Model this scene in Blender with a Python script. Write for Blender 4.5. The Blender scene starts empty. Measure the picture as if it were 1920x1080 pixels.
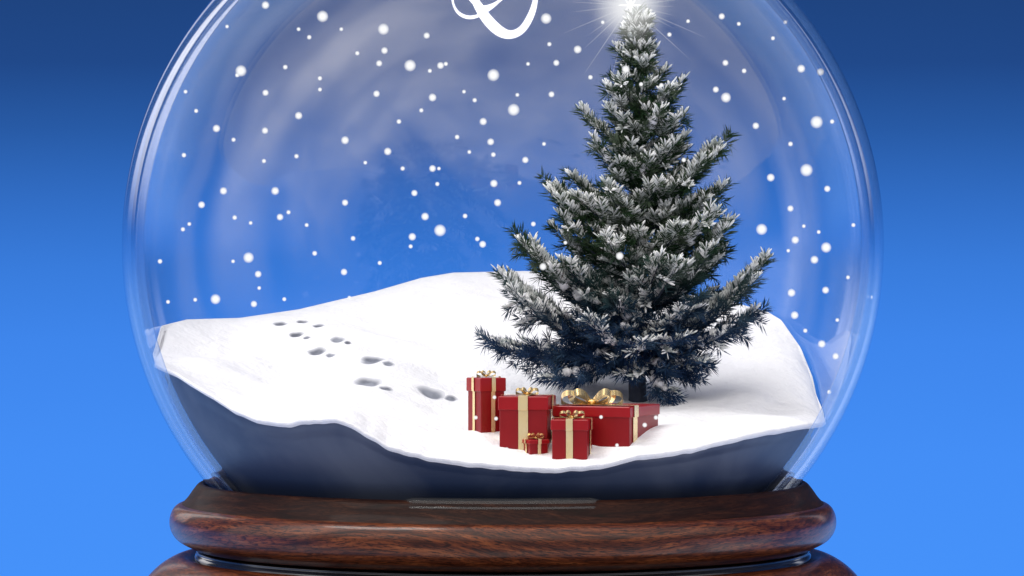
import bpy, bmesh, math, random
import numpy as np
from mathutils import Vector, Matrix, noise
random.seed(7); rs=np.random.RandomState(7)
K=0.1
C=bpy.context.scene.collection
CAMD=7.0; CAMZ=0.06
GX,GZ=-0.017,0.08
RO,RI,RS=0.711,0.694,0.685
def unz(py,Y): return CAMZ+((540-py)/1000.0-CAMZ)*(Y+CAMD)/CAMD
def unx(px,Y): return (px-960)/1000.0*(Y+CAMD)/CAMD
def proj(x,y,z): return 960+1000*x*CAMD/(y+CAMD), 540-1000*((z-CAMZ)*CAMD/(y+CAMD)+CAMZ)
# ---------------------------------------------------------------- nodes
def mat(name):
    m=bpy.data.materials.new(name); m.use_nodes=True; nt=m.node_tree; nt.nodes.clear()
    out=nt.nodes.new('ShaderNodeOutputMaterial'); return m,nt,out
class NB:
    def __init__(s,nt): s.nt=nt
    def n(s,t,**kw):
        nd=s.nt.nodes.new(t)
        for k,v in kw.items(): setattr(nd,k,v)
        return nd
    def set(s,sock,v):
        if isinstance(v,bpy.types.NodeSocket): s.nt.links.new(v,sock)
        else: sock.default_value=v
    def math(s,op,a,b=0.0,c=0.0,clamp=False):
        nd=s.n('ShaderNodeMath',operation=op); nd.use_clamp=clamp
        s.set(nd.inputs[0],a); s.set(nd.inputs[1],b); s.set(nd.inputs[2],c); return nd.outputs[0]
    def mul(s,*a):
        r=a[0]
        for q in a[1:]: r=s.math('MULTIPLY',r,q)
        return r
    def add(s,*a):
        r=a[0]
        for q in a[1:]: r=s.math('ADD',r,q)
        return r
    def ss(s,v,a,b,lo=0.0,hi=1.0):
        nd=s.n('ShaderNodeMapRange',interpolation_type='SMOOTHSTEP')
        s.set(nd.inputs[0],v); nd.inputs[1].default_value=a; nd.inputs[2].default_value=b
        nd.inputs[3].default_value=lo; nd.inputs[4].default_value=hi; return nd.outputs[0]
    def band(s,v,a,b2,e): return s.mul(s.ss(v,a-e,a+e),s.ss(v,b2-e,b2+e,1,0))
    def mix(s,f,a,b,bt='MIX'):
        nd=s.n('ShaderNodeMix',data_type='RGBA',blend_type=bt)
        s.set(nd.inputs[0],f); s.set(nd.inputs[6],a); s.set(nd.inputs[7],b); return nd.outputs[2]
    def ramp(s,f,stops,interp='LINEAR'):
        nd=s.n('ShaderNodeValToRGB'); cr=nd.color_ramp; cr.interpolation=interp
        while len(cr.elements)<len(stops): cr.elements.new(0.5)
        for e,(p,c) in zip(cr.elements,stops): e.position=p; e.color=(*c,1)
        s.set(nd.inputs[0],f); return nd.outputs[0]
    def noise(s,vec,scale,detail=3,rough=.5,dist=0):
        nd=s.n('ShaderNodeTexNoise'); s.set(nd.inputs['Vector'],vec); nd.inputs['Scale'].default_value=scale
        nd.inputs['Detail'].default_value=detail; nd.inputs['Roughness'].default_value=rough; nd.inputs['Distortion'].default_value=dist
        return nd.outputs[0]
    def xyz(s,x,y,z):
        c=s.n('ShaderNodeCombineXYZ'); s.set(c.inputs[0],x); s.set(c.inputs[1],y); s.set(c.inputs[2],z); return c.outputs[0]
    def obj(s): return s.n('ShaderNodeTexCoord').outputs['Object']
    def bump(s,h,dist,strength=1):
        nd=s.n('ShaderNodeBump'); s.set(nd.inputs['Height'],h); nd.inputs['Distance'].default_value=dist*K; nd.inputs['Strength'].default_value=strength
        return nd.outputs[0]
    def bsdf(s,**kw):
        nd=s.n('ShaderNodeBsdfPrincipled')
        for k,v in kw.items(): s.set(nd.inputs[k.replace('_',' ')],v)
        return nd.outputs[0]
def rgb(r,g,b): return (r,g,b,1)
M={}
# snow
def snowbump(b,o_): return b.bump(b.math('ADD',b.noise(o_,120/K,4,.6),b.math('MULTIPLY',b.noise(o_,9/K,3,.5,.2),7.5)),.0042,.7)
m,nt,out=mat('snow'); b=NB(nt); o_=b.obj()
c=b.mix(b.noise(o_,3/K,4),rgb(.82,.83,.87),rgb(.92,.92,.93))
nt.links.new(b.bsdf(Base_Color=c,Roughness=.75,Normal=snowbump(b,o_)),out.inputs[0]); M['snow']=m
m,nt,out=mat('trodden_snow_shade'); b=NB(nt); o_=b.obj()
at=b.n('ShaderNodeAttribute'); at.attribute_name='shade_fade'
c=b.mix(b.ss(b.noise(o_,34/K,4),.3,.7),rgb(.10,.11,.14),rgb(.27,.29,.34))  # dent shade painted into the prints: dark centre fading to snow colour
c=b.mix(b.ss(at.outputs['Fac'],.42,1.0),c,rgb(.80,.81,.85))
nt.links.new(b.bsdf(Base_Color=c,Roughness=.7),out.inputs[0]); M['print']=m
m,nt,out=mat('slate_body'); b=NB(nt); o_=b.obj()
c=b.mix(b.ss(b.noise(o_,4/K,4,.55,.6),.35,.7),rgb(.028,.046,.098),rgb(.088,.108,.160))
nt.links.new(b.bsdf(Base_Color=c,Roughness=.4),out.inputs[0]); M['slate']=m
# tree
m,nt,out=mat('needles'); b=NB(nt); o_=b.obj()
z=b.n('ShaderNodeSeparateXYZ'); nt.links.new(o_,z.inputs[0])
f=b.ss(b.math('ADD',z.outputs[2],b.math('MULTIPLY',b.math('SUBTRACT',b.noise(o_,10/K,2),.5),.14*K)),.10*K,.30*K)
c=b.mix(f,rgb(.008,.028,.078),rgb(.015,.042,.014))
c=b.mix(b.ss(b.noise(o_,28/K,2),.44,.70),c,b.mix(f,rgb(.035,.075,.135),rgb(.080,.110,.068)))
nt.links.new(b.bsdf(Base_Color=c,Roughness=.6,Specular_IOR_Level=.15),out.inputs[0]); M['needles']=m
m,nt,out=mat('branch_snow'); b=NB(nt); o_=b.obj()
c=b.mix(b.ss(b.noise(o_,45/K,3),.30,.58),rgb(.46,.51,.48),rgb(.94,.95,.93))
nt.links.new(b.bsdf(Base_Color=c,Roughness=.7),out.inputs[0]); M['bsnow']=m
m,nt,out=mat('bark'); b=NB(nt); o_=b.obj()
c=b.mix(b.noise(o_,60/K,4),rgb(.010,.022,.05),rgb(.030,.032,.045))
nt.links.new(b.bsdf(Base_Color=c,Roughness=.85,Normal=b.bump(b.noise(o_,90/K,4),.004)),out.inputs[0]); M['bark']=m
# gifts
def gm(name,ca,cb,sc,**kw):
    m,nt,out=mat(name); b=NB(nt); o_=b.obj()
    c=b.mix(b.noise(o_,sc/K,4),rgb(*ca),rgb(*cb)); nt.links.new(b.bsdf(Base_Color=c,**kw),out.inputs[0]); return m
M['red']=gm('red_gift_paper',(.20,.003,.005),(.29,.006,.009),25,Roughness=.36,Specular_IOR_Level=.35)
M['redlid']=gm('red_lid_paper',(.27,.004,.007),(.37,.008,.012),25,Roughness=.30,Specular_IOR_Level=.35)
M['ribbon']=gm('cream_gold_ribbon',(.95,.68,.29),(1.0,.85,.52),40,Roughness=.26,Metallic=.55)
M['gold']=gm('gold_foil',(.85,.55,.20),(1.0,.80,.42),30,Roughness=.22,Metallic=.85)
# wood
def wood(name,stops,rough,coat,spec):
    m,nt,out=mat(name); b=NB(nt); o_=b.obj()
    z=b.n('ShaderNodeSeparateXYZ'); nt.links.new(o_,z.inputs[0])
    ang=b.math('ARCTAN2',z.outputs[0],b.math('MULTIPLY',z.outputs[1],-1.0))
    rad=b.math('SQRT',b.math('ADD',b.math('POWER',z.outputs[0],2.0),b.math('POWER',z.outputs[1],2.0)))
    sl=b.math('ADD',b.math('MULTIPLY',b.math('SINE',b.math('MULTIPLY',ang,3.0)),.03*K),b.math('MULTIPLY',b.math('SINE',b.math('MULTIPLY',ang,7.0)),.010*K))
    def grain(fa,fr,sc,det,dist):
        return b.noise(b.xyz(b.math('MULTIPLY',ang,fa),b.math('MULTIPLY',rad,fr/K),b.math('MULTIPLY',b.math('ADD',z.outputs[2],sl),fr/K)),sc,det,.6,dist)
    n1=grain(4.0,80,1.3,5,.8); n2=grain(24,320,1.5,3,.3)
    c=b.ramp(n1,stops)
    c=b.mix(b.ss(n2,.46,.62,0,.9),c,rgb(.012,.003,.002))
    nt.links.new(b.bsdf(Base_Color=c,Roughness=rough,Coat_Weight=coat,Coat_Roughness=.09,Specular_IOR_Level=spec,Normal=b.bump(n2,.0010,.35)),out.inputs[0]); return m
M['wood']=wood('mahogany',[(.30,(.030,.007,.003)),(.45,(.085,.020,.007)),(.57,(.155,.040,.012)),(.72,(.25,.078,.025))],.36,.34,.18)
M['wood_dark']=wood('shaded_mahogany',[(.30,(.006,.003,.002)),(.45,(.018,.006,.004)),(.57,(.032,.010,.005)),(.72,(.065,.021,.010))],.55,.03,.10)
m,nt,out=mat('black_lacquer'); b=NB(nt); o_=b.obj()
c=b.mix(b.noise(o_,20/K),rgb(.008,.008,.010),rgb(.02,.02,.024))
nt.links.new(b.bsdf(Base_Color=c,Roughness=.15,Coat_Weight=.5),out.inputs[0]); M['black']=m
# glass : thin wall, reflection rises towards grazing angles, soft-box reflection haze painted on as pale diffuse arcs
m,nt,out=mat('clear_glass'); b=NB(nt); o_=b.obj()
lw=b.n('ShaderNodeLayerWeight'); lw.inputs[0].default_value=.5
f=b.math('ADD',.026,b.math('MULTIPLY',b.math('POWER',lw.outputs['Facing'],3.6),.88),clamp=True)
tr=b.n('ShaderNodeBsdfTransparent'); b.set(tr.inputs[0],b.mix(b.math('POWER',lw.outputs['Facing'],5.0),rgb(.99,.99,.995),rgb(.74,.80,.88)))
gl=b.n('ShaderNodeBsdfGlossy'); gl.inputs['Roughness'].default_value=0.0; gl.inputs[0].default_value=rgb(.96,.98,1)
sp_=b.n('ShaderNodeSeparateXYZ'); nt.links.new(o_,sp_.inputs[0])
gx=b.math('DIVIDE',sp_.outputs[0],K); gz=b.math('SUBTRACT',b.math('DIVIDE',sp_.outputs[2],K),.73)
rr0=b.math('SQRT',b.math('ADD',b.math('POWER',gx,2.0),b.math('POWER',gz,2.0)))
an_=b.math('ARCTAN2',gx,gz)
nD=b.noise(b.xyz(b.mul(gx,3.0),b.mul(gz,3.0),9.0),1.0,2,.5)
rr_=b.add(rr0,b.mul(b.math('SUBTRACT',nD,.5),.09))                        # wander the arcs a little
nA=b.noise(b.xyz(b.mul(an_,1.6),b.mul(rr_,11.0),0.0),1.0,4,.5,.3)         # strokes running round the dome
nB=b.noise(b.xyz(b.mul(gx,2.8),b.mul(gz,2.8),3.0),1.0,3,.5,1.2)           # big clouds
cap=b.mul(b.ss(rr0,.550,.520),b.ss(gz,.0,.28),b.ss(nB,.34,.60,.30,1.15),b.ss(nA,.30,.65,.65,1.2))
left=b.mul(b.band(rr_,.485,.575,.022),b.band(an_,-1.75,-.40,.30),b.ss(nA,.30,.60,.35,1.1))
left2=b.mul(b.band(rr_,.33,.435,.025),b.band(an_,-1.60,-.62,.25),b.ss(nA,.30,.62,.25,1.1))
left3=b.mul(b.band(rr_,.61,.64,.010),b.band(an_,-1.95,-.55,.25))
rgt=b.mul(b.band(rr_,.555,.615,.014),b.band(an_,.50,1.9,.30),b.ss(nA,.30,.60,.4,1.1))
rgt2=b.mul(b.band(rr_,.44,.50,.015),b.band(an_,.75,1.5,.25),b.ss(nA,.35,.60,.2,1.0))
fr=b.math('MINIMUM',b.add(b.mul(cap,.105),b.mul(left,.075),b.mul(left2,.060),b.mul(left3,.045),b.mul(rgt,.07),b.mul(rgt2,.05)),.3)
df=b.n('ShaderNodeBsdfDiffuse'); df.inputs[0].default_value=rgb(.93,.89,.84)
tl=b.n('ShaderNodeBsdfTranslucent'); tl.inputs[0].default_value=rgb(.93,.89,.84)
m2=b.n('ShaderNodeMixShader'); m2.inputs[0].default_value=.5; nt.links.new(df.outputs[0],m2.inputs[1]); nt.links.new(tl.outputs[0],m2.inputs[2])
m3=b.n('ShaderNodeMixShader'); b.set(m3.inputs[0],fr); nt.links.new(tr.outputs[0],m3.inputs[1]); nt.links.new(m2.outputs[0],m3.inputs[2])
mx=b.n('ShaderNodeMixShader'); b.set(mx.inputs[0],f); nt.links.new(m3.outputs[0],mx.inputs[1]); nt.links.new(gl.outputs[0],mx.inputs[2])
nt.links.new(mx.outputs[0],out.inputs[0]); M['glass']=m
m,nt,out=mat('reflection_strip_glass'); b=NB(nt); o_=b.obj()
c=b.mix(b.noise(o_,12/K),rgb(.05,.05,.06),rgb(.12,.12,.11))
nt.links.new(b.bsdf(Base_Color=c,Roughness=.14,Alpha=.38),out.inputs[0]); M['refl_strip']=m
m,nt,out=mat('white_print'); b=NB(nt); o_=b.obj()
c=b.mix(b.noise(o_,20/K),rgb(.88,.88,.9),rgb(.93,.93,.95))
nt.links.new(b.bsdf(Base_Color=c,Roughness=.5,Emission_Color=rgb(1,1,1),Emission_Strength=.6),out.inputs[0]); M['print_white']=m  # slight glow of its own added to the emblem
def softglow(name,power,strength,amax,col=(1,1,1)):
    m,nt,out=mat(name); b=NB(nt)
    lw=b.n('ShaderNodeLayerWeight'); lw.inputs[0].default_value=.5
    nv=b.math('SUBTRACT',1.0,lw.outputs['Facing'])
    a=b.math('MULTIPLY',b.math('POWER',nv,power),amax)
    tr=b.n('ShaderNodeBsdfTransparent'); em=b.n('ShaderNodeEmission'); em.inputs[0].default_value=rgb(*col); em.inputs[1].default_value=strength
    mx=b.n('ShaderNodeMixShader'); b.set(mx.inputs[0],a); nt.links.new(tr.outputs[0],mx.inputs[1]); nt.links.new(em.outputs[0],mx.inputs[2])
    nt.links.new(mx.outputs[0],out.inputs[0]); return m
M['flake']=softglow('snow_puff',2.6,1.05,.97,(.97,.98,1))  # flakes emit their own light to stay white
M['halo']=softglow('star_halo',7.5,1.05,.56)
m,nt,out=mat('star_light'); b=NB(nt); em=b.n('ShaderNodeEmission'); em.inputs[1].default_value=2; nt.links.new(em.outputs[0],out.inputs[0]); M['star']=m
M['ray']=softglow('star_ray',1.0,1.0,.20)
# ---------------------------------------------------------------- object helpers
WL={}
def wloc(p): return WL.get(p.name,Vector((0,0,0))) if p else Vector((0,0,0))
def mk(name,verts,faces,m,parent=None,smooth=True,loc=None):
    me=bpy.data.meshes.new(name)
    V=np.asarray(verts,dtype=float)
    if loc is None: loc=wloc(parent)
    loc=Vector(loc)
    V=V-np.array(loc)
    me.from_pydata(V.tolist(),[],faces); me.materials.append(m)
    if smooth: me.polygons.foreach_set('use_smooth',[True]*len(me.polygons))
    me.update()
    o=bpy.data.objects.new(name,me); C.objects.link(o); o.parent=parent; o.location=loc-wloc(parent); WL[o.name]=loc
    return o
def tag(o,label=None,cat=None,group=None,kind=None):
    if label: o['label']=label
    if cat: o['category']=cat
    if group: o['group']=group
    if kind: o['kind']=kind
    return o
def empty(name,loc):
    o=bpy.data.objects.new(name,None); o.empty_display_size=.02; C.objects.link(o); o.location=loc; WL[o.name]=Vector(loc); return o
def lathe(profile,cx,cz0,n=160,closed=False):
    V=[];F=[]
    for r,z in profile:
        for i in range(n):
            a=2*math.pi*i/n; V.append((cx+r*math.cos(a),r*math.sin(a),z+cz0))
    for j in range(len(profile)-1):
        for i in range(n):
            k=(i+1)%n; F.append((j*n+i,j*n+k,(j+1)*n+k,(j+1)*n+i))
    return V,F
def smoothprof(p,k=4):
    out=[]
    for i in range(len(p)-1):
        p0=p[max(i-1,0)];p1=p[i];p2=p[i+1];p3=p[min(i+2,len(p)-1)]
        for j in range(k):
            t=j/k
            out.append(tuple(.5*((2*p1[a])+(-p0[a]+p2[a])*t+(2*p0[a]-5*p1[a]+4*p2[a]-p3[a])*t*t+(-p0[a]+3*p1[a]-3*p2[a]+p3[a])*t**3) for a in range(2)))
    out.append(p[-1]); return out
# ---------------------------------------------------------------- snow terrain
FR=[(282,648),(290,682),(330,705),(365,730),(400,750),(440,776),(480,793),(540,799),(585,792),(630,791),(675,812),(720,838),(770,856),(850,871),(950,881),(1040,885),(1120,878),(1200,862),(1300,848),(1400,822),(1480,808),(1553,789)]
FR=[(x,y-9*min(1,(x-282)/60,(1553-x)/60)) for x,y in FR]
BK=[(282,640),(298,612),(350,599),(450,596),(560,580),(640,561),(700,547),(790,521),(850,511),(985,508),(1100,515),(1250,545),(1380,568),(1440,585),(1465,600),(1500,650),(1522,705),(1534,765),(1553,786)]
def rim(poly,front):
    px=[p[0] for p in poly]; py=[p[1] for p in poly]; R=[]
    for i in range(361):
        a=math.pi*(1-i/360); s=-1 if front else 1
        z=-.15
        for _ in range(60):
            h=math.sqrt(RS*RS-(z-GZ)**2); x=GX+h*math.cos(a); y=s*h*math.sin(a)
            q=proj(x,y,z)[0]; t=np.interp(q,px,py); z=z*.5+.5*unz(t,y)
        if front: z+=math.sin(a)*(.004*noise.noise(Vector((x*16,0,2)))+.0025*noise.noise(Vector((x*45,0,5))))
        h=math.sqrt(RS*RS-(z-GZ)**2); R.append((GX+h*math.cos(a),s*h*math.sin(a),z))
    return np.array(R)
RF=rim(FR,True); RB=rim(BK,False)
for e in (0,-1):
    av=(RF[e]+RB[e])/2; RF[e]=av; RB[e]=av
XL,XR=RF[0][0],RF[-1][0]
def srt(R):
    i=np.argsort(R[:,0]); return R[i]
RFs,RBs=srt(RF),srt(RB)
GXs=np.linspace(XL,XR,801)
T_yf=np.interp(GXs,RFs[:,0],RFs[:,1]); T_zf=np.interp(GXs,RFs[:,0],RFs[:,2])
T_yb=np.interp(GXs,RBs[:,0],RBs[:,1]); T_zb=np.interp(GXs,RBs[:,0],RBs[:,2])
ker=np.exp(-.5*(np.arange(-150,151)/60.0)**2); ker/=ker.sum()
def smo(a): return np.convolve(np.pad(a,150,mode='edge'),ker,'valid')
T_zfs,T_zbs=smo(T_zf),smo(T_zb)
PR=[]
def lut(T,x):
    f=(x-XL)/(XR-XL)*800; f=min(max(f,0),799.999); i=int(f); return T[i]*(1-(f-i))+T[i+1]*(f-i)
def height(x,y,prints=True):
    yf,zf,yb,zb,zfs,zbs=[lut(T,x) for T in (T_yf,T_zf,T_yb,T_zb,T_zfs,T_zbs)]
    L=max(yb-yf,1e-4); t=min(max((y-yf)/L,0),1)
    g=t**1.45
    ed=min(1,L/.5)
    zi=zfs+(zbs-zfs)*g
    zi=zi+(zf-zfs)*math.exp(-((y-yf)/.16)**2)*1.0+(zb-zbs)*math.exp(-((yb-y)/.22)**2)
    zr=zf+(zb-zf)*g
    zi+=(1-t)**6*(zf-(zfs+(zf-zfs)+(zb-zbs)*math.exp(-(L/.22)**2)))+t**6*(zb-(zbs+(zb-zbs)+(zf-zfs)*math.exp(-(L/.16)**2)))
    z=zr*(1-ed)+zi*ed
    w=min(1,t*5)*min(1,(1-t)*4)*min(1,L*1.2)
    z+=w*(.034*noise.noise(Vector((x*3.6,y*3.6,3.1)))+.018*noise.noise(Vector((x*8,y*8,1.7))))
    z+=.012*min(1,t*9)*(1-t)*min(1,L)
    if prints:
        for (a,c,rx,ry,ag,d) in PR:
            dx,dy=x-a,y-c
            if abs(dx)<.08 and abs(dy)<.08:
                u=(dx*math.cos(ag)+dy*math.sin(ag))/rx; v=(-dx*math.sin(ag)+dy*math.cos(ag))/ry
                q=math.sqrt(u*u+v*v)
                if q<1.0: z-=d*(1-q*q)**1.2
                elif q<1.5: z+=d*.12*math.sin((q-1)/.5*math.pi)
    return z
def pick(px,py):
    Y=-.66
    while Y<.66:
        x=unx(px,Y); yf=lut(T_yf,x); yb=lut(T_yb,x)
        if yf<Y<yb:
            z=height(x,Y,False); q=proj(x,Y,z)[1]
            if q<=py: return Vector((x,Y,z))
        Y+=.002
    return Vector((unx(px,0),0,unz(py,0)))
FP=[(525,607,14,3.5,0),(566,604,11,3,0),(597,611,11,3.5,0),(555,628,14,5,1),(632,637,14,5.5,1),(594,659,18,7,1),(697,673,22,8,1),(688,717,25,10.5,1),(808,736,26,10,1)]
def addprint(px,py,rx,rp,q=1.0):
    p=pick(px,py); R=rx/1000*(p.y+7)/7*1.15
    e=.012; d=abs(proj(p.x,p.y+e,height(p.x,p.y+e,False))[1]-proj(p.x,p.y-e,height(p.x,p.y-e,False))[1])/(2*e)
    ry=min(max(rp*1.2/max(d,60),R*.5),R*1.6)
    PR.append((p.x,p.y,R,ry,math.radians(-10),.0070*R/.025*q))
for (px,py,rx,rp,heel) in FP:
    addprint(px,py,rx,rp)
    if heel: addprint(px+rx*1.4,py+rp*1.1+1,rx*.52,rp*.55,.7)
NXc,NT=460,280
Zg=np.zeros((NXc+1,NT+1)); Xg=np.zeros_like(Zg); Yg=np.zeros_like(Zg)
for i in range(NXc+1):
    x=XL+(XR-XL)*(.5-.5*math.cos(math.pi*i/NXc))
    yf=lut(T_yf,x); yb=lut(T_yb,x)
    for j in range(NT+1):
        y=yf+(yb-yf)*j/NT; Xg[i,j]=x; Yg[i,j]=y; Zg[i,j]=height(x,y)
def sst(v,a,b_):
    t=np.clip((v-a)/(b_-a),0,1); return t*t*(3-2*t)
Wt=np.maximum(sst(Xg,.30,.42),1-sst(Xg,-.56,-.48))
for _ in range(500):
    A=Zg.copy(); A[1:-1,1:-1]=.25*(Zg[:-2,1:-1]+Zg[2:,1:-1]+Zg[1:-1,:-2]+Zg[1:-1,2:])
    Zg=Zg+(A-Zg)*Wt
# gentle drifts at both ends, dying out at the rim
for i in range(NXc+1):
    for j in range(NT+1):
        wv=Wt[i,j]
        if wv>0:
            t=j/NT; x,y=Xg[i,j],Yg[i,j]; L=lut(T_yb,x)-lut(T_yf,x)
            Zg[i,j]+=wv*min(1,t*4)*min(1,(1-t)*4)*min(1,L*1.5)*.020*noise.noise(Vector((x*7,y*7,8.8)))
V=np.stack([Xg,Yg,Zg],2).reshape(-1,3).tolist(); F=[]
for i in range(NXc):
    for j in range(NT):
        a=i*(NT+1)+j; F.append((a,a+NT+1,a+NT+2,a+1))
loop=[i*(NT+1) for i in range(NXc+1)]+[i*(NT+1)+NT for i in range(NXc-1,0,-1)]
s0=len(V)
for k,(dr,dz) in enumerate([(.0025,-.003),(.002,-.007),(-.004,-.0105)]):
    for q in loop:
        x,y,z=V[q]; h=math.hypot(x-GX,y)+1e-6; f=(h+dr)/h
        f=min(f,math.sqrt(max(.6885**2-(z+dz-GZ)**2,0))/h)
        V.append((GX+(x-GX)*f,y*f,z+dz))
nl=len(loop)
for k in range(3):
    for i in range(nl):
        j=(i+1)%nl
        if k==0: a,b_=loop[i],loop[j]
        else: a,b_=s0+(k-1)*nl+i,s0+(k-1)*nl+j
        F.append((a,s0+k*nl+i,s0+k*nl+j,b_))
snow=mk('snow_ground',V,F,M['snow'],None,True,(GX,0,-.2))
tag(snow,'white snow hill sloping down inside the glass globe with a trail of footprints','snow',kind='structure')
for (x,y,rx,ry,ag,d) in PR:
    V=[];F=[]; n=28; rings=9; shade_at=[0.0]
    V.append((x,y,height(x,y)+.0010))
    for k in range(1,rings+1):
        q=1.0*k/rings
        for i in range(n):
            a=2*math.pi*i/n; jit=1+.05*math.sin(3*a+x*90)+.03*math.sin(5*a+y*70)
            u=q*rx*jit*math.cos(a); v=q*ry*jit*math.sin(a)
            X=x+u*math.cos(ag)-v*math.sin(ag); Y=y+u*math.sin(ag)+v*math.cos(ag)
            V.append((X,Y,height(X,Y)+.0010-(.0016 if k==rings else 0))); shade_at.append(q+(.10 if math.sin(a)<0 else -.08)*q)
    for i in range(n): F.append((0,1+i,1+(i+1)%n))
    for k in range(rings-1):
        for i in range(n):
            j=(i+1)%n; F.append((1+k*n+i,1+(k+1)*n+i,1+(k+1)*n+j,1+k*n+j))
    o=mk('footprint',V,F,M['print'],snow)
    at=o.data.attributes.new('shade_fade','FLOAT','POINT'); at.data.foreach_set('value',shade_at)
ring=[(p[0],p[1],p[2]) for p in RF]+[(p[0],p[1],p[2]) for p in RB[::-1][1:-1]]
V=[];F=[]; n=len(ring); NK=24; ZB=-.405
for k in range(NK+1):
    for (x,y,z) in ring:
        a=math.atan2(y,x-GX); e_=max(0,1-abs(math.sin(a))/.4) if y<0 else 1
        zz=(z-.008-(.02 if y>0 else .008*e_))+(ZB-z)*k/NK
        R_=.684-(.014*e_ if k<3 else .003)
        h=math.sqrt(max(R_**2-(zz-GZ)**2,0)); V.append((GX+h*math.cos(a),h*math.sin(a),zz))
for k in range(NK):
    for i in range(n):
        j=(i+1)%n; F.append((k*n+i,(k+1)*n+i,(k+1)*n+j,k*n+j))
V.append((GX,0,ZB)); ci=len(V)-1
for i in range(n): F.append((NK*n+i,ci,NK*n+(i+1)%n))
mk('dark_soil',V,F,M['slate'],snow)
# ---------------------------------------------------------------- globe
globe=empty('snow_globe',(GX,0,-.65))
tag(globe,'large clear glass snow globe on a round polished dark wood base','snow globe')
ZC=unz(940,0)
OPEN=math.radians(111)
def cloche():
    V=[];F=[]; n=200; m_=96
    prof=[]
    for R in (RO,RI):
        prof.append([(R*math.sin(.004+(OPEN-.004)*i/m_),R*math.cos(.004+(OPEN-.004)*i/m_)) for i in range(m_+1)])
    rm=(RO+RI)/2; hr=(RO-RI)/2; lip=[]
    for k in range(1,8):
        a=math.pi*k/8; rr=rm+hr*math.cos(a); th=OPEN+hr*math.sin(a)/rm; lip.append((rr*math.sin(th),rr*math.cos(th)))
    seq=prof[0]+lip+prof[1][::-1]
    for r,y in seq:
        for i in range(n):
            a=2*math.pi*i/n; V.append((GX+r*math.cos(a),y,GZ+r*math.sin(a)))
    for j in range(len(seq)-1):
        for i in range(n):
            k=(i+1)%n; F.append((j*n+i,j*n+k,(j+1)*n+k,(j+1)*n+i))
    return V,F
V,F=cloche()
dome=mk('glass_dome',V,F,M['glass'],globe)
bm=bmesh.new(); bm.from_mesh(dome.data)
bmesh.ops.bisect_plane(bm,geom=bm.verts[:]+bm.edges[:]+bm.faces[:],plane_co=(0,0,ZC-(-.65)),plane_no=(0,0,-1),clear_outer=True)
bm.to_mesh(dome.data); bm.free(); dome.data.polygons.foreach_set('use_smooth',[True]*len(dome.data.polygons))
P=lambda r,y:(r/1000,(540-y)/1000)
up=smoothprof([P(600,941),P(610,945),P(618,954),P(623,970),P(621,989),P(610,1006),P(589,1018),P(566,1026),P(500,1028)],6)
V,F=lathe(up,GX,0,200); base=mk('wooden_base',V,F,M['wood'],globe)
cv_=smoothprof([P(480,944),P(535,944),P(549,925),P(556,908),P(562,903),P(570,905),P(580,917),P(590,931),P(601,942.5)],5)
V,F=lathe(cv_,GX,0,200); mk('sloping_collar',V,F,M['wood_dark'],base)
rg=smoothprof([P(500,1027),P(566,1028),P(573,1033),P(578,1041),P(578,1051),P(571,1058),P(500,1060)],4)
V,F=lathe(rg,GX,0,200); mk('neck_ring',V,F,M['black'],base)
lo=smoothprof([P(500,1059),P(562,1054),P(584,1043),P(600,1038),P(620,1044),P(645,1060),P(668,1084),P(685,1116),P(688,1155),P(676,1185),P(640,1190),P(2,1190)],5)
V,F=lathe(lo,GX,0,200); mk('lower_tier',V,F,M['wood'],base)
V=[];F=[]; na=60  # added bar standing in for a pale reflection low on the glass
sec=[(.560,-.358),(.567,-.360),(.572,-.365),(.573,-.371),(.578,-.373),(.580,-.378),(.576,-.384),(.560,-.386)]
for i in range(na+1):
    a=-math.pi/2+(-.335+.67*i/na); tp_=min(1,i/5,(na-i)/5)
    for r,z in sec: 
        rr=.560+(r-.560)*(.3+.7*tp_); zz=-.372+(z+.372)*(.45+.55*tp_); V.append((GX+rr*math.cos(a),rr*math.sin(a),zz))
ns=len(sec)
for i in range(na):
    for k in range(ns):
        j=(k+1)%ns; F.append((i*ns+k,i*ns+j,(i+1)*ns+j,(i+1)*ns+k))
F.append(tuple(range(ns))); F.append(tuple(na*ns+ns-1-k for k in range(ns)))
mk('reflection_strip',V,F,M['refl_strip'],dome)
def glasspt(px,py,R=.690):
    Y=.5
    for _ in range(30):
        x=unx(px,Y); z=unz(py,Y); Y=math.sqrt(max(R*R-(x-GX)**2-(z-GZ)**2,1e-4))
    return (unx(px,Y),Y,unz(py,Y))
def cr(pts,k=10):
    o=[]
    for i in range(len(pts)-1):
        p0=pts[max(i-1,0)];p1=pts[i];p2=pts[i+1];p3=pts[min(i+2,len(pts)-1)]
        for j in range(k):
            t=j/k; o.append([.5*((2*p1[a])+(-p0[a]+p2[a])*t+(2*p0[a]-5*p1[a]+4*p2[a]-p3[a])*t*t+(-p0[a]+3*p1[a]-3*p2[a]+p3[a])*t**3) for a in range(len(p1))])
    o.append(list(pts[-1])); return o
V=[];F=[]
strokes=[[(878,-40,5),(884,-14,9),(896,10,16),(914,37,20),(936,58,20),(957,65,16),(978,56,14),(994,32,13),(1003,4,10),(1004,-25,6),(992,-50,5)],
         [(860,-30,3),(849,-8,4),(851,10,4),(861,25,6),(878,32,7),(897,29,6),(915,19,5),(932,5,5),(946,-12,4),(952,-30,4)],
         [(868,-20,3),(880,-4,5),(893,8,7),(908,13,8),(926,7,6),(942,-4,5),(958,-20,4)]]
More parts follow.
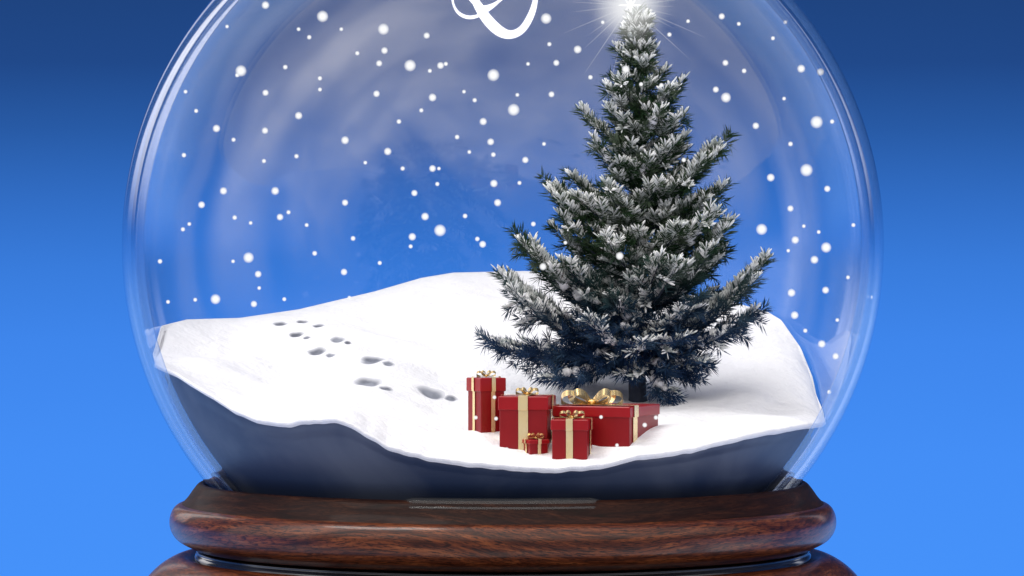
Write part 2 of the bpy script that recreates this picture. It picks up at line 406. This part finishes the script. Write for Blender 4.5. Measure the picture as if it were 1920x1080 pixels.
for si,st in enumerate(strokes):
    c_=cr(st,12); s0=len(V)
    for i,(x,y,w) in enumerate(c_):
        q=c_[min(i+1,len(c_)-1)]; p=c_[max(i-1,0)]; tx,ty=q[0]-p[0],q[1]-p[1]; l=math.hypot(tx,ty); nx,ny=-ty/l,tx/l
        V.append(glasspt(x+nx*w/2,y+ny*w/2)); V.append(glasspt(x-nx*w/2,y-ny*w/2))
    for i in range(len(c_)-1): F.append((s0+2*i,s0+2*i+1,s0+2*i+3,s0+2*i+2))
    for i in range(s0,len(V)):
        v=Vector(V[i])-Vector((GX,0,GZ)); v*=1-.0015*si; V[i]=tuple(v+Vector((GX,0,GZ)))
e=mk('emblem',V,F,M['print_white'],dome); e['label']='white curling looped emblem on the glass'
# ---------------------------------------------------------------- tree
TB=pick(1197,752); TX,TY=TB.x,TB.y
tree=empty('pine_tree',TB); tag(tree,'snow dusted green pine tree standing on the snow behind the red gifts','tree')
def tz(py): return unz(py,TY)
SC=(TY+7)/7
V=[];F=[]
def tube(V,F,pts,rads,n=6):
    s=len(V)
    for i,p in enumerate(pts):
        p=np.array(p); a=np.array(pts[min(i+1,len(pts)-1)])-np.array(pts[max(i-1,0)]); a=a/(np.linalg.norm(a)+1e-9)
        ref=np.array((0,0,1.)) if abs(a[2])<.9 else np.array((1.,0,0))
        u=np.cross(a,ref); u/=np.linalg.norm(u); v=np.cross(a,u)
        for k in range(n):
            t=2*math.pi*k/n; V.append(tuple(p+rads[i]*(math.cos(t)*u+math.sin(t)*v)))
    for i in range(len(pts)-1):
        for k in range(n):
            j=(k+1)%n; F.append((s+i*n+k,s+i*n+j,s+(i+1)*n+j,s+(i+1)*n+k))
    F.append(tuple(s+k for k in range(n))); F.append(tuple(s+(len(pts)-1)*n+k for k in range(n)))
tp=[];tr_=[]
for i in range(21):
    q=i/20; tp.append((TX-.004*math.sin(q*5)-(.006*q),TY,(TB.z-.03)+(tz(20)-TB.z+.03)*q)); tr_.append(.016*(1-q)+.0015+(.005 if i==0 else 0))
tube(V,F,tp,tr_,12); mk('trunk',V,F,M['bark'],tree)
ND=[];FD=[]; BV=[];BF=[]; PV=[];PF=[]
UP=np.array((0,0,1.))
def nrm(a): return a/(np.linalg.norm(a,axis=-1,keepdims=True)+1e-9)
def twig(a,b,snowy,dens,fl=1.0):
    t=b-a; L=np.linalg.norm(t); t=t/L
    u=nrm(np.cross(t,UP+.01)); v=np.cross(u,t)
    if v[2]<0: v=-v
    n=int(L*dens)+8
    s=rs.rand(n)**.85; ph=rs.rand(n)*2*math.pi
    pos=a+np.outer(s,b-a)
    d=nrm(t*.8+np.outer(np.cos(ph),u)*.8+np.outer(np.sin(ph),v)*.8)
    ln=.014+.014*rs.rand(n)
    ND.append(np.hstack([pos,d,ln[:,None],rs.rand(n,1)]))
    n=int(L*snowy)
    if n:
        s=np.linspace(.1,1.0,n)+rs.randn(n)*.03; sg=np.where(np.arange(n)%2==0,1.,-1.)
        pos=a+np.outer(s,b-a)+v*.0035
        lift=.15+.60*rs.rand(n)
        d=nrm(t*.85+(u*sg[:,None])*(.50+.45*rs.rand(n))[:,None]+v*lift[:,None])
        d[-1]=t
        ln=(.012+.010*rs.rand(n))*fl
        FD.append(np.hstack([pos,d,ln[:,None],((.0010+.0014*rs.rand(n))*fl)[:,None]]))
def branch(p0,p1,py,scale=1.0):
    p0=np.array(p0,float);p1=np.array(p1,float); D=p1-p0; L=np.linalg.norm(D)
    mid=p0+D*.55; mid[2]-= (.18 if py<600 else .12)*L
    N=12; pts=[]
    for i in range(N+1):
        t=i/N; pts.append((1-t)**2*p0+2*t*(1-t)*mid+t*t*p1)
    r0=.0016+.009*L
    tube(BV,BF,pts,[r0*(1-.8*i/N) for i in range(N+1)],5)
    low=py>545
    frosty=(.60 if py<290 else .68) if not low else .34
    nt_=max(2,int(L/.0150)); side=1
    for k in range(nt_+1):
        s=.12+.88*k/nt_; i=min(int(s*N),N-1); f=s*N-i; p=pts[i]*(1-f)+pts[i+1]*f
        tg=nrm(pts[i+1]-pts[i]); sd=nrm(np.cross(tg,UP)); side=-side
        l=min(.058,(.018+.24*L*(1-s)**.8+.014*rs.rand()))*scale
        if k==nt_: d=tg; l=.018*scale
        else: d=nrm(tg*.85+sd*side*(.35+.55*rs.rand())+UP*(.50*rs.rand()+(.08 if not low else -.14)))
        patch=noise.noise(Vector(p*11.0))*1.5
        sn=(760 if not low else 520) if rs.rand()<frosty*(.70+.5*s)+patch*.60 else 0
        twig(p-d*.002,p+d*l,sn,950 if not low else 1150,.85 if low else 1.0)
        if rs.rand()<.40:
            d=nrm(tg*.5+sd*(rs.rand()-.5)*1.6+UP*(.8 if rs.rand()<.5 else -.5)); twig(p,p+d*l*.7,sn if rs.rand()<.5 else 0,950)
    pr=.9 if low else .45
    if L>.07 and rs.rand()<pr:
        a=int(N*(.30+.2*rs.rand())); bb=int(N*(.85+.15*rs.rand())); seg=[q+UP*(r0*.6+.007) for q in pts[a:bb+1]]
        if len(seg)>2:
            fine=[]
            for i in range(len(seg)-1):
                for j in range(4): fine.append(seg[i]*(1-j/4)+seg[i+1]*j/4)
            fine.append(seg[-1]); n_=len(fine); ph=rs.rand()*9
            rr=[(.0032+.0044*math.sin(math.pi*(i+.4)/n_))*(1+.45*math.sin(i*1.1+ph)+.25*rs.randn()) for i in range(n_)]
            rr=[max(r,.0009) for r in rr]; rr[0]=.001; rr[-1]=.001
            fine=[q+np.array((rs.randn()*.0012,rs.randn()*.0012,.0018*math.sin(i*.8+ph))) for i,q in enumerate(fine)]
            tube(PV,PF,fine,rr,8)
tips=[(1142,92,.01),(1160,60,-.01),(1124,165,-.03),(1148,150,-.05),(1070,208,.0),(1092,262,-.05),(1000,332,.0),(1012,362,-.04),(1045,322,.02),(945,430,.02),(957,455,-.05),(919,512,.0),(935,545,-.06),(890,640,-.03),(914,655,-.08),(1002,712,-.09),(1040,715,.04),(1020,690,-.02),
      (1240,100,.0),(1228,72,.02),(1294,152,.0),(1272,165,-.05),(1302,215,-.04),(1300,265,-.02),(1386,252,.0),(1368,285,-.03),(1345,300,-.05),(1382,345,-.02),(1365,395,-.08),(1385,465,.03),(1382,430,-.04),(1458,488,.0),(1438,522,-.06),(1450,572,-.02),(1422,590,-.08),(1345,682,-.06),(1328,708,.02),(1280,742,-.06),(1300,640,-.1)]
for (px,py,dy) in tips:
    e_=(.034 if py>180 else .022)
    tx_=unx(px,TY+dy); t_=unz(py,TY+dy)
    sgn=1 if tx_>TX else -1
    tx_-=sgn*e_*.85
    if py<620: t_-=e_*.45
    L=math.hypot(tx_-TX,dy)
    if py<600: oz=t_-.62*L-.01
    elif py<670: oz=t_-.08*L
    else: oz=t_+.30*L
    oz=min(max(oz,TB.z+.085),tz(30))
    branch((TX,TY,oz),(tx_,TY+dy,t_),py,1.15 if py>180 else .8)
prof=[(20,5,5),(60,16,16),(90,26,24),(150,38,56),(205,78,68),(260,68,70),(300,62,84),(340,118,132),(400,105,148),(440,140,150),(500,160,160),(560,165,170),(620,185,155),(660,160,115),(700,120,80),(735,90,70)]
PY=[p[0] for p in prof]
def radius(py,ca):
    l=np.interp(py,PY,[p[1] for p in prof]); r=np.interp(py,PY,[p[2] for p in prof]); return (l*(1-ca)/2+r*(1+ca)/2)/1000*SC
tiers=[(45,4),(72,5),(100,6),(130,7),(162,8),(200,9),(236,8),(272,9),(312,9),(350,11),(392,10),(432,11),(474,11),(514,12),(554,11),(596,11),(634,10),(668,10),(692,8)]
a0=0
for (tpy,nb) in tiers:
    a0+=1.1
    for k in range(nb):
        a=a0+2*math.pi*k/nb+rs.uniform(-.34,.34)
        f=rs.uniform(.50,1.16) if k%3 else rs.uniform(.30,.60)
        L=max(radius(tpy,math.cos(a))*f,.012)
        if math.sin(a)>.35 and tpy>120 and rs.rand()<.35: continue
        q=tpy+rs.uniform(-20,20)*(1 if tpy>120 else .4); t_=tz(q)
        if tpy<600: oz=t_-rs.uniform(.35,.68)*L
        elif tpy<660: oz=t_-.05*L
        else: oz=t_+.30*L
        oz=min(max(oz,TB.z+.085),tz(28))
        branch((TX,TY,oz),(TX+L*math.cos(a),TY+L*math.sin(a)*.9,t_),tpy,.65 if tpy<110 else .8 if tpy<180 else 1.0)
for k in range(5):
    a=k*1.3; twig(np.array((TX-.004,TY,tz(76-k*8))),np.array((TX-.006+.008*math.cos(a),TY+.008*math.sin(a),tz(48-k*7))),380,900,.7)
ND=np.vstack(ND); FD=np.vstack(FD); print('NEEDLES',len(ND),'FINGERS',len(FD))
def fastmesh(name,V,F4,m,parent):
    loc=wloc(parent); V=V-np.array(loc)
    me=bpy.data.meshes.new(name); nv=len(V); nf=len(F4)
    me.vertices.add(nv); me.vertices.foreach_set('co',V.astype(np.float32).ravel())
    me.loops.add(nf*4); me.loops.foreach_set('vertex_index',F4.astype(np.int32).ravel())
    me.polygons.add(nf); me.polygons.foreach_set('loop_start',np.arange(0,nf*4,4,dtype=np.int32))
    me.materials.append(m); me.update(calc_edges=True); me.validate(); me.polygons.foreach_set('use_smooth',[True]*len(me.polygons))
    o=bpy.data.objects.new(name,me); C.objects.link(o); o.parent=parent; WL[o.name]=Vector(loc); return o
p,d,l=ND[:,:3],ND[:,3:6],ND[:,6:7]
r_=nrm(rs.randn(len(ND),3)); w=nrm(np.cross(d,r_))*(.00080+.0004*ND[:,7:8])
Q=np.stack([p,p+d*l*.45+w,p+d*l,p+d*l*.45-w],1).reshape(-1,3)
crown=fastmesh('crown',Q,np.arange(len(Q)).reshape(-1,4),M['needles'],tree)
mk('branches',BV,BF,M['bark'],crown)
p,d,l,r=FD[:,:3],FD[:,3:6],FD[:,6:7],FD[:,7:8]
r_=nrm(rs.randn(len(FD),3)); u=nrm(np.cross(d,r_)); v=np.cross(d,u)
ringsV=[]
for (t,k) in ((0,.35),(.35,.9),(.75,1.0),(1.0,.35)):
    for c_,s_ in ((1,0),(0,1),(-1,0),(0,-1)): ringsV.append(p+d*l*t+(u*c_+v*s_)*r*k)
Q=np.stack(ringsV,1); n=len(FD); base_i=np.arange(n)[:,None]*16
fl=[]
for g in range(3):
    for k in range(4):
        j=(k+1)%4; fl.append((g*4+k,g*4+j,(g+1)*4+j,(g+1)*4+k))
fl.append((12,13,14,15)); fl=np.array(fl)
F4=(base_i[:,None,:]+fl[None]).reshape(-1,4)
fastmesh('snow_frost',Q.reshape(-1,3),F4,M['bsnow'],crown)
mk('snow_pads',PV,PF,M['snow'],crown)
# ---------------------------------------------------------------- star at the tree top
sp=Vector((unx(1182,TY),TY,unz(10,TY)))
star=empty('star_topper',sp); tag(star,'glowing white star light on the very tip of the pine tree','star')
V=[];F=[]
npt=8
V.append((sp.x,sp.y-.005,sp.z)); V.append((sp.x,sp.y+.005,sp.z))
for i in range(npt*2):
    a=math.pi*i/npt+math.pi/2; r=(.024 if i%4==0 else .014) if i%2==0 else .005
    V.append((sp.x+r*math.cos(a),sp.y,sp.z+r*math.sin(a)))
for i in range(npt*2):
    j=(i+1)%(npt*2); F.append((0,2+j,2+i)); F.append((1,2+i,2+j))
mk('star_body',V,F,M['star'],star,False)
V=[];F=[]
for k in range(34):
    a=2*math.pi*k/34+random.uniform(-.08,.08); L=random.uniform(.07,.17); d=Vector((math.cos(a),random.uniform(-.2,.2),math.sin(a))); n_=Vector((-math.sin(a),0,math.cos(a)))*.0014
    s_=len(V); V+= [tuple(sp+d*.015+n_),tuple(sp+d*.015-n_),tuple(sp+d*L)]; F.append((s_,s_+1,s_+2))
mk('star_rays',V,F,M['ray'],star,False)
def ball(name,R,m,parent,c):
    V,F=lathe([(max(R*math.sin(math.pi*i/24),R*.002),R*math.cos(math.pi*i/24)) for i in range(25)],0,0,40)
    V=[(x+c[0],y+c[1],z+c[2]) for x,y,z in V]
    return mk(name,V,[tuple(reversed(f)) for f in F],m,parent)
ball('halo',.095,M['halo'],star,sp)
# ---------------------------------------------------------------- gifts
def rbox(V,F,x0,x1,y0,y1,z0,z1,b=.0012):
    s=len(V)
    for (z,i) in ((z0,b),(z0+b,0),(z1-b,0),(z1,b)):
        X0,X1,Y0,Y1=x0+i,x1-i,y0+i,y1-i; c=b
        for q in ((X0+c,Y0),(X1-c,Y0),(X1,Y0+c),(X1,Y1-c),(X1-c,Y1),(X0+c,Y1),(X0,Y1-c),(X0,Y0+c)): V.append((q[0],q[1],z))
    for k in range(3):
        for i in range(8):
            j=(i+1)%8; F.append((s+k*8+i,s+k*8+j,s+(k+1)*8+j,s+(k+1)*8+i))
    F.append(tuple(s+7-i for i in range(8))); F.append(tuple(s+24+i for i in range(8)))
def bow(size,width,loops):
    V=[];F=[]
    for (el,az,lf,roll) in loops:
        L=size*lf; fat=size*.34*lf; N=26; s=len(V)
        for i in range(N+1):
            t=2*math.pi*i/N
            a=L*.5*(1-math.cos(t)); h0=fat*math.sin(t)*math.sin(t/2)
            for wv in (-.5,.5):
                y0=wv*width*(.30+.70*math.sin(t/2))
                h=h0*math.cos(roll)-y0*math.sin(roll); yy=h0*math.sin(roll)+y0*math.cos(roll)
                x=a*math.cos(el)-h*math.sin(el); z=a*math.sin(el)+h*math.cos(el)
                V.append((x*math.cos(az)-yy*math.sin(az),x*math.sin(az)+yy*math.cos(az),max(z,-.001)))
        for i in range(N): F.append((s+2*i,s+2*i+1,s+2*i+3,s+2*i+2))
    for side in (-1,1):
        s=len(V); N=8
        for i in range(N+1):
            t=i/N; x=side*size*.75*t; z=size*.10*math.sin(t*math.pi*1.4)*(1-t)+.0015
            for wv in (-.5,.5): V.append((x*.7+wv*width*.2,-abs(x)*.5+wv*width*.6,max(z,.0005)))
        for i in range(N): F.append((s+2*i,s+2*i+1,s+2*i+3,s+2*i+2))
    return V,F
PI=math.pi
BIG=[(.20,-.10,1.0,-.55),(.20,PI+.10,1.0,.55),(.50,-.5,.72,-.75),(.50,PI+.5,.72,.75),(.38,.6,.85,-.3),(.38,PI-.6,.85,.3)]
SML=[(.28,-.15,1.0,-.6),(.28,PI+.15,1.0,.6),(.75,-.5,.65,-.7),(.75,PI+.5,.65,.7)]
def gift(corner,w,d,h,rot,label,rib,bowsize,loops,bw,off=None,bowpos=(0,0)):
    p=pick(*corner); th=math.radians(rot)
    lc=Vector((w/2 if rot<0 else -w/2,-d/2,0)); lc.rotate(Matrix.Rotation(th,3,'Z'))
    c=Vector((p.x-lc.x,p.y-lc.y,p.z-.003))
    g=empty('gift_box',c); g.rotation_euler=(0,0,th); tag(g,label,'gift','red gifts in front of the tree')
    def part(name,V,F,m,par=g,smooth=False):
        me=bpy.data.meshes.new(name); me.from_pydata(V,[],F); me.materials.append(m)
        if smooth: me.polygons.foreach_set('use_smooth',[True]*len(me.polygons))
        o=bpy.data.objects.new(name,me); C.objects.link(o); o.parent=par; return o
    lh=min(.024,h*.26); e=.0022
    V=[];F=[]; rbox(V,F,-w/2,w/2,-d/2,d/2,-.03,h-lh*.5); part('box_body',V,F,M['red'])
    V=[];F=[]; rbox(V,F,-w/2-e,w/2+e,-d/2-e,d/2+e,h-lh,h); part('lid',V,F,M['redlid'])
    V=[];F=[]; r=rib/2; k=.0016
    def strap(ax,o_=0.0):
        W=(w if ax=='x' else d)/2
        path=[(W+k,-.028),(W+k,h-lh-.0005),(W+e+k,h-lh),(W+e+k,h+k*.6),(W+e,h+k),(-W-e,h+k),(-W-e-k,h+k*.6),(-W-e-k,h-lh),(-W-k,h-lh-.0005),(-W-k,-.028)]
        lift=.0006 if ax=='x' else 0
        s=len(V)
        for (a,z) in path:
            for q in (-r,r): V.append((a,q+o_,z+lift) if ax=='x' else (q+o_,a,z))
        for i in range(len(path)-1): F.append((s+2*i,s+2*i+1,s+2*i+3,s+2*i+2))
    if off is None: strap('x'); strap('y')
    else: strap('x',off)
    part('ribbon',V,F,M['ribbon'])
    V,F=bow(bowsize,bw,loops); V=[(x,y,z+h+.003) for x,y,z in V]
    V=[(x*math.cos(-th)-y*math.sin(-th)+bowpos[0],x*math.sin(-th)+y*math.cos(-th)+bowpos[1],z) for x,y,z in V]
    bo=part('bow',V,F,M['gold'],g,True)
    V=[];F=[]; rbox(V,F,-bw*.32,bw*.32,-bw*.4,bw*.4,h+.001,h+.002+bw*.55,bw*.2); V=[(x+bowpos[0],y+bowpos[1],z) for x,y,z in V]; part('knot',V,F,M['gold'],bo,True)
    return g
gift((902,812),.048,.048,.100,30,'tall narrow red gift box with gold ribbon, leftmost of the gifts',.008,.018,SML,.007)
gift((1026,846),.085,.080,.098,-10,'square red gift box with wide cream ribbon, second from the left',.017,.021,SML,.010)
gift((994,853),.034,.031,.029,22,'tiniest red gift box with gold bow, in front of the square one',.006,.015,SML,.006)
gift((1101,862),.062,.057,.072,-10,'small red gift box with cream ribbon in front of the big wide gift',.012,.023,SML,.008)
gift((1180,838),.142,.150,.072,-22,'big wide red gift box with large gold bow, rightmost of the gifts',.021,.056,BIG,.019,off=-.048,bowpos=(-.012,-.040))
# ---------------------------------------------------------------- snowflakes
big=[(605,31),(1024,35),(452,133),(769,123),(925,141),(963,206),(1361,183),(1531,229),(1512,319),(1428,430),(825,432),(466,483),(404,561),(1549,464),(719,55)]
med=[(498,10),(800,67),(721,95),(1043,118),(1083,93),(826,123),(711,119),(706,176),(498,174),(811,183),(1353,31),(1360,118),(1502,129),(1538,135),(1417,236),(560,217),(406,241),(497,245),(647,263),(727,284),(906,228),(920,266),(1034,177),(985,300),(419,358),(378,384),(516,358),(525,407),(647,380),(777,362),(797,406),(811,316),(926,344),(933,380),(773,444),(905,458),(645,510),(484,514),(1445,333),(1551,354),(1482,391),(1491,450),(1527,487),(1548,544),(1484,549),(1490,591),(1541,645),(1567,668),(476,570),(1342,168),(1173,130),(1018,500),(1162,480)]
sml=[(535,126),(445,141),(426,50),(348,172),(345,291),(368,208),(438,262),(495,302),(556,293),(600,147),(600,168),(670,100),(580,70),(806,133),(836,120),(890,188),(790,207),(748,228),(857,257),(880,285),(925,290),(870,172),(974,343),(970,178),(1030,83),(1107,145),(1470,185),(1560,228),(1482,270),(1472,42),(1449,72),(1395,133),(1290,40),(541,398),(685,305),(755,316),(820,345),(823,316),(712,493),(590,475),(662,447),(575,422),(440,408),(470,418),(300,490),(355,420),(343,430),(437,490),(770,462),(872,405),(895,448),(486,540),(533,561),(366,562),(315,566),(655,558),(1600,422),(1633,557),(1535,435),(1507,424),(1478,470),(1590,520),(1570,600),(1555,735),(1510,620),(1282,300),(1385,45),(1255,65),(1240,160),(1202,158),(1130,42),(1060,455),(1157,835),(950,843),(930,785),(927,745),(1127,782),(1083,832),(1209,797),(1230,783),(892,783),(560,55),(640,55),(1020,270),(1000,420),(990,120)]
V,F=lathe([(max(math.sin(math.pi*i/12),.002),math.cos(math.pi*i/12)) for i in range(13)],0,0,20)
fme=bpy.data.meshes.new('snowflake'); fme.from_pydata(V,[],[tuple(reversed(f)) for f in F]); fme.materials.append(M['flake']); fme.polygons.foreach_set('use_smooth',[True]*len(fme.polygons))
def flake(px,py,r,word):
    gift_front=870<px<1250 and py>700
    tree_front=py<700 and 1050<px<1300 and abs(px-1190)<(40+py*.3)
    zz=(540-py)/1000-GZ; xx=(px-960)/1000-GX
    m_=math.sqrt(max(.675**2-xx*xx-zz*zz,0.0))
    if gift_front: Y=-min(m_*.93,.50)
    elif tree_front: Y=-m_*.85
    else:
        Y=random.uniform(-.7,.7)*m_
        if py>480: Y=-m_*random.uniform(.3,.8)
    x=unx(px,Y); z=unz(py,Y)
    o=bpy.data.objects.new('snowflake',fme); C.objects.link(o); o.location=(x,Y,z); s=r/1000*(7+Y)/7*random.uniform(.85,1.12); o.scale=(s,s,s)
    if gift_front: reg='in front of the red gifts'
    elif tree_front: reg='in front of the pine tree'
    else:
        cw='far left side' if px<480 else 'left half' if px<720 else 'middle' if px<1050 else 'right half' if px<1430 else 'far right side'
        rw='at the very top of' if py<100 else 'in the upper part of' if py<250 else 'at mid height in' if py<420 else 'low down in' 
        reg=f'{rw} the globe, {cw}'
    tag(o,f'{word} round white snowflake adrift {reg}','snowflake','snowflakes adrift inside the globe')
for p_ in big: flake(*p_,11.8,'large')
for p_ in med: flake(*p_,7.3,'medium')
for p_ in sml: flake(*p_,4.6,'small')
# ---------------------------------------------------------------- world : blue studio gradient, unseen soft boxes and dark strips added for fill and reflections
w=bpy.data.worlds.new('World'); bpy.context.scene.world=w; w.use_nodes=True; nt=w.node_tree; nt.nodes.clear(); b=NB(nt)
tc=b.n('ShaderNodeTexCoord').outputs['Generated']; s=b.n('ShaderNodeSeparateXYZ'); nt.links.new(tc,s.inputs[0]); X,Y,Z=s.outputs
def zp(py): return ((540-py)/1000-CAMZ)/7
z0,z1=-.10,.10
f=b.math('DIVIDE',b.math('SUBTRACT',Z,z0),z1-z0,clamp=True)
def S(c): return tuple(((v/255)/12.92 if v/255<=.04045 else (((v/255)+.055)/1.055)**2.4) for v in c)
st=[(py,S(c)) for py,c in ((1080,(70,146,250)),(850,(68,142,246)),(640,(63,134,236)),(500,(57,124,220)),(380,(50,110,198)),(240,(40,90,165)),(120,(33,73,138)),(0,(31,68,128)))]
base_c=b.ramp(f,[((zp(py)-z0)/(z1-z0),c) for py,c in st])
front=b.ss(Y,-.1,-.7)
base_c=b.mix(b.math('MULTIPLY',front,.9),base_c,rgb(.36,.36,.40))
base_c=b.mix(b.ss(Z,-.12,-.6,0,.6),base_c,rgb(.34,.42,.62))
az=b.math('ARCTAN2',X,Y)
band=b.band
nz=b.noise(tc,2.2,2,.5,.6)
def add(col,mask,c,streak=0):
    if streak: mask=b.mul(mask,b.ss(nz,.30,.70,1-streak,1+streak*.6))
    return b.mix(mask,col,rgb(*c),'ADD')
col=add(base_c,b.mul(b.ss(Z,.14,.62),b.ss(Y,.20,-.10)),(1.7,1.6,1.45),.4)
col=add(col,b.mul(b.ss(Z,-.12,-.70),b.ss(Y,.25,-.20)),(.95,.86,.74),.8)
col=add(col,b.mul(band(az,1.30,1.95,.10),band(Z,-.85,-.02,.10)),(1.1,1.05,.95),.7)
col=add(col,b.mul(band(az,-1.36,-1.20,.03),band(Z,-.45,.0,.05)),(.8,.8,.8),.5)
col=add(col,b.mul(band(az,-1.95,-1.25,.05),band(Z,.02,.85,.10)),(1.2,1.2,1.2),.6)
up_=b.ss(Z,.01,.16)
col=add(col,b.mul(band(az,-.66,-.43,.03),up_),(1.9,1.8,1.65),.5)
col=b.mix(b.mul(band(az,-.80,-.68,.03),up_,.85),col,rgb(.02,.025,.04))
col=b.mix(b.mul(band(az,-.42,-.31,.02),up_,.95),col,rgb(.008,.010,.016))
col=add(col,b.mul(band(az,-.28,-.22,.02),up_),(.8,.76,.70),.3)
col=b.mix(b.mul(band(az,.18,.50,.06),up_,.95),col,rgb(.004,.010,.03))
col=add(col,b.mul(band(az,.54,.64,.03),up_),(.9,.9,.92),.6)
col=b.mix(b.mul(band(az,.68,.82,.03),up_,.8),col,rgb(.01,.015,.04))
col=add(col,b.mul(band(b.math('ABSOLUTE',az),.30,.95,.10),b.ss(Z,.02,-.10)),(.20,.28,.32),.3)
bg=b.n('ShaderNodeBackground'); nt.links.new(col,bg.inputs[0]); bg.inputs[1].default_value=1
ow=b.n('ShaderNodeOutputWorld'); nt.links.new(bg.outputs[0],ow.inputs[0])
def light(name,typ,loc,target,energy,**kw):
    L=bpy.data.lights.new(name,typ); L.energy=energy
    for k,v in kw.items(): setattr(L,k,v)
    o=bpy.data.objects.new(name,L); C.objects.link(o); o.location=loc
    o.rotation_euler=(Vector(target)-Vector(loc)).to_track_quat('-Z','Y').to_euler(); return o
light('key_light','SUN',(-1.1,.05,2.6),(0,0,0),1.4,angle=math.radians(26),color=(1,.97,.92))
light('star_lamp','POINT',(sp.x,sp.y-.03,sp.z+.02),(0,0,0),.12*K*K,shadow_soft_size=.02*K)
# ---------------------------------------------------------------- camera
cam=bpy.data.cameras.new('camera'); co=bpy.data.objects.new('camera',cam); C.objects.link(co)
co.location=(0,-CAMD,CAMZ); co.rotation_euler=(math.radians(90)-math.atan(CAMZ/CAMD),0,0)
cam.sensor_width=36; cam.lens=36*CAMD/1.92; cam.clip_start=.01; cam.clip_end=100
bpy.context.scene.camera=co
vs=bpy.context.scene.view_settings; vs.view_transform='Standard'; vs.look='None'; vs.exposure=0
done=set()
for o in bpy.data.objects:
    o.location=o.location*K
    if o.type=='MESH' and o.data.name not in done:
        done.add(o.data.name); o.data.transform(Matrix.Scale(K,4))
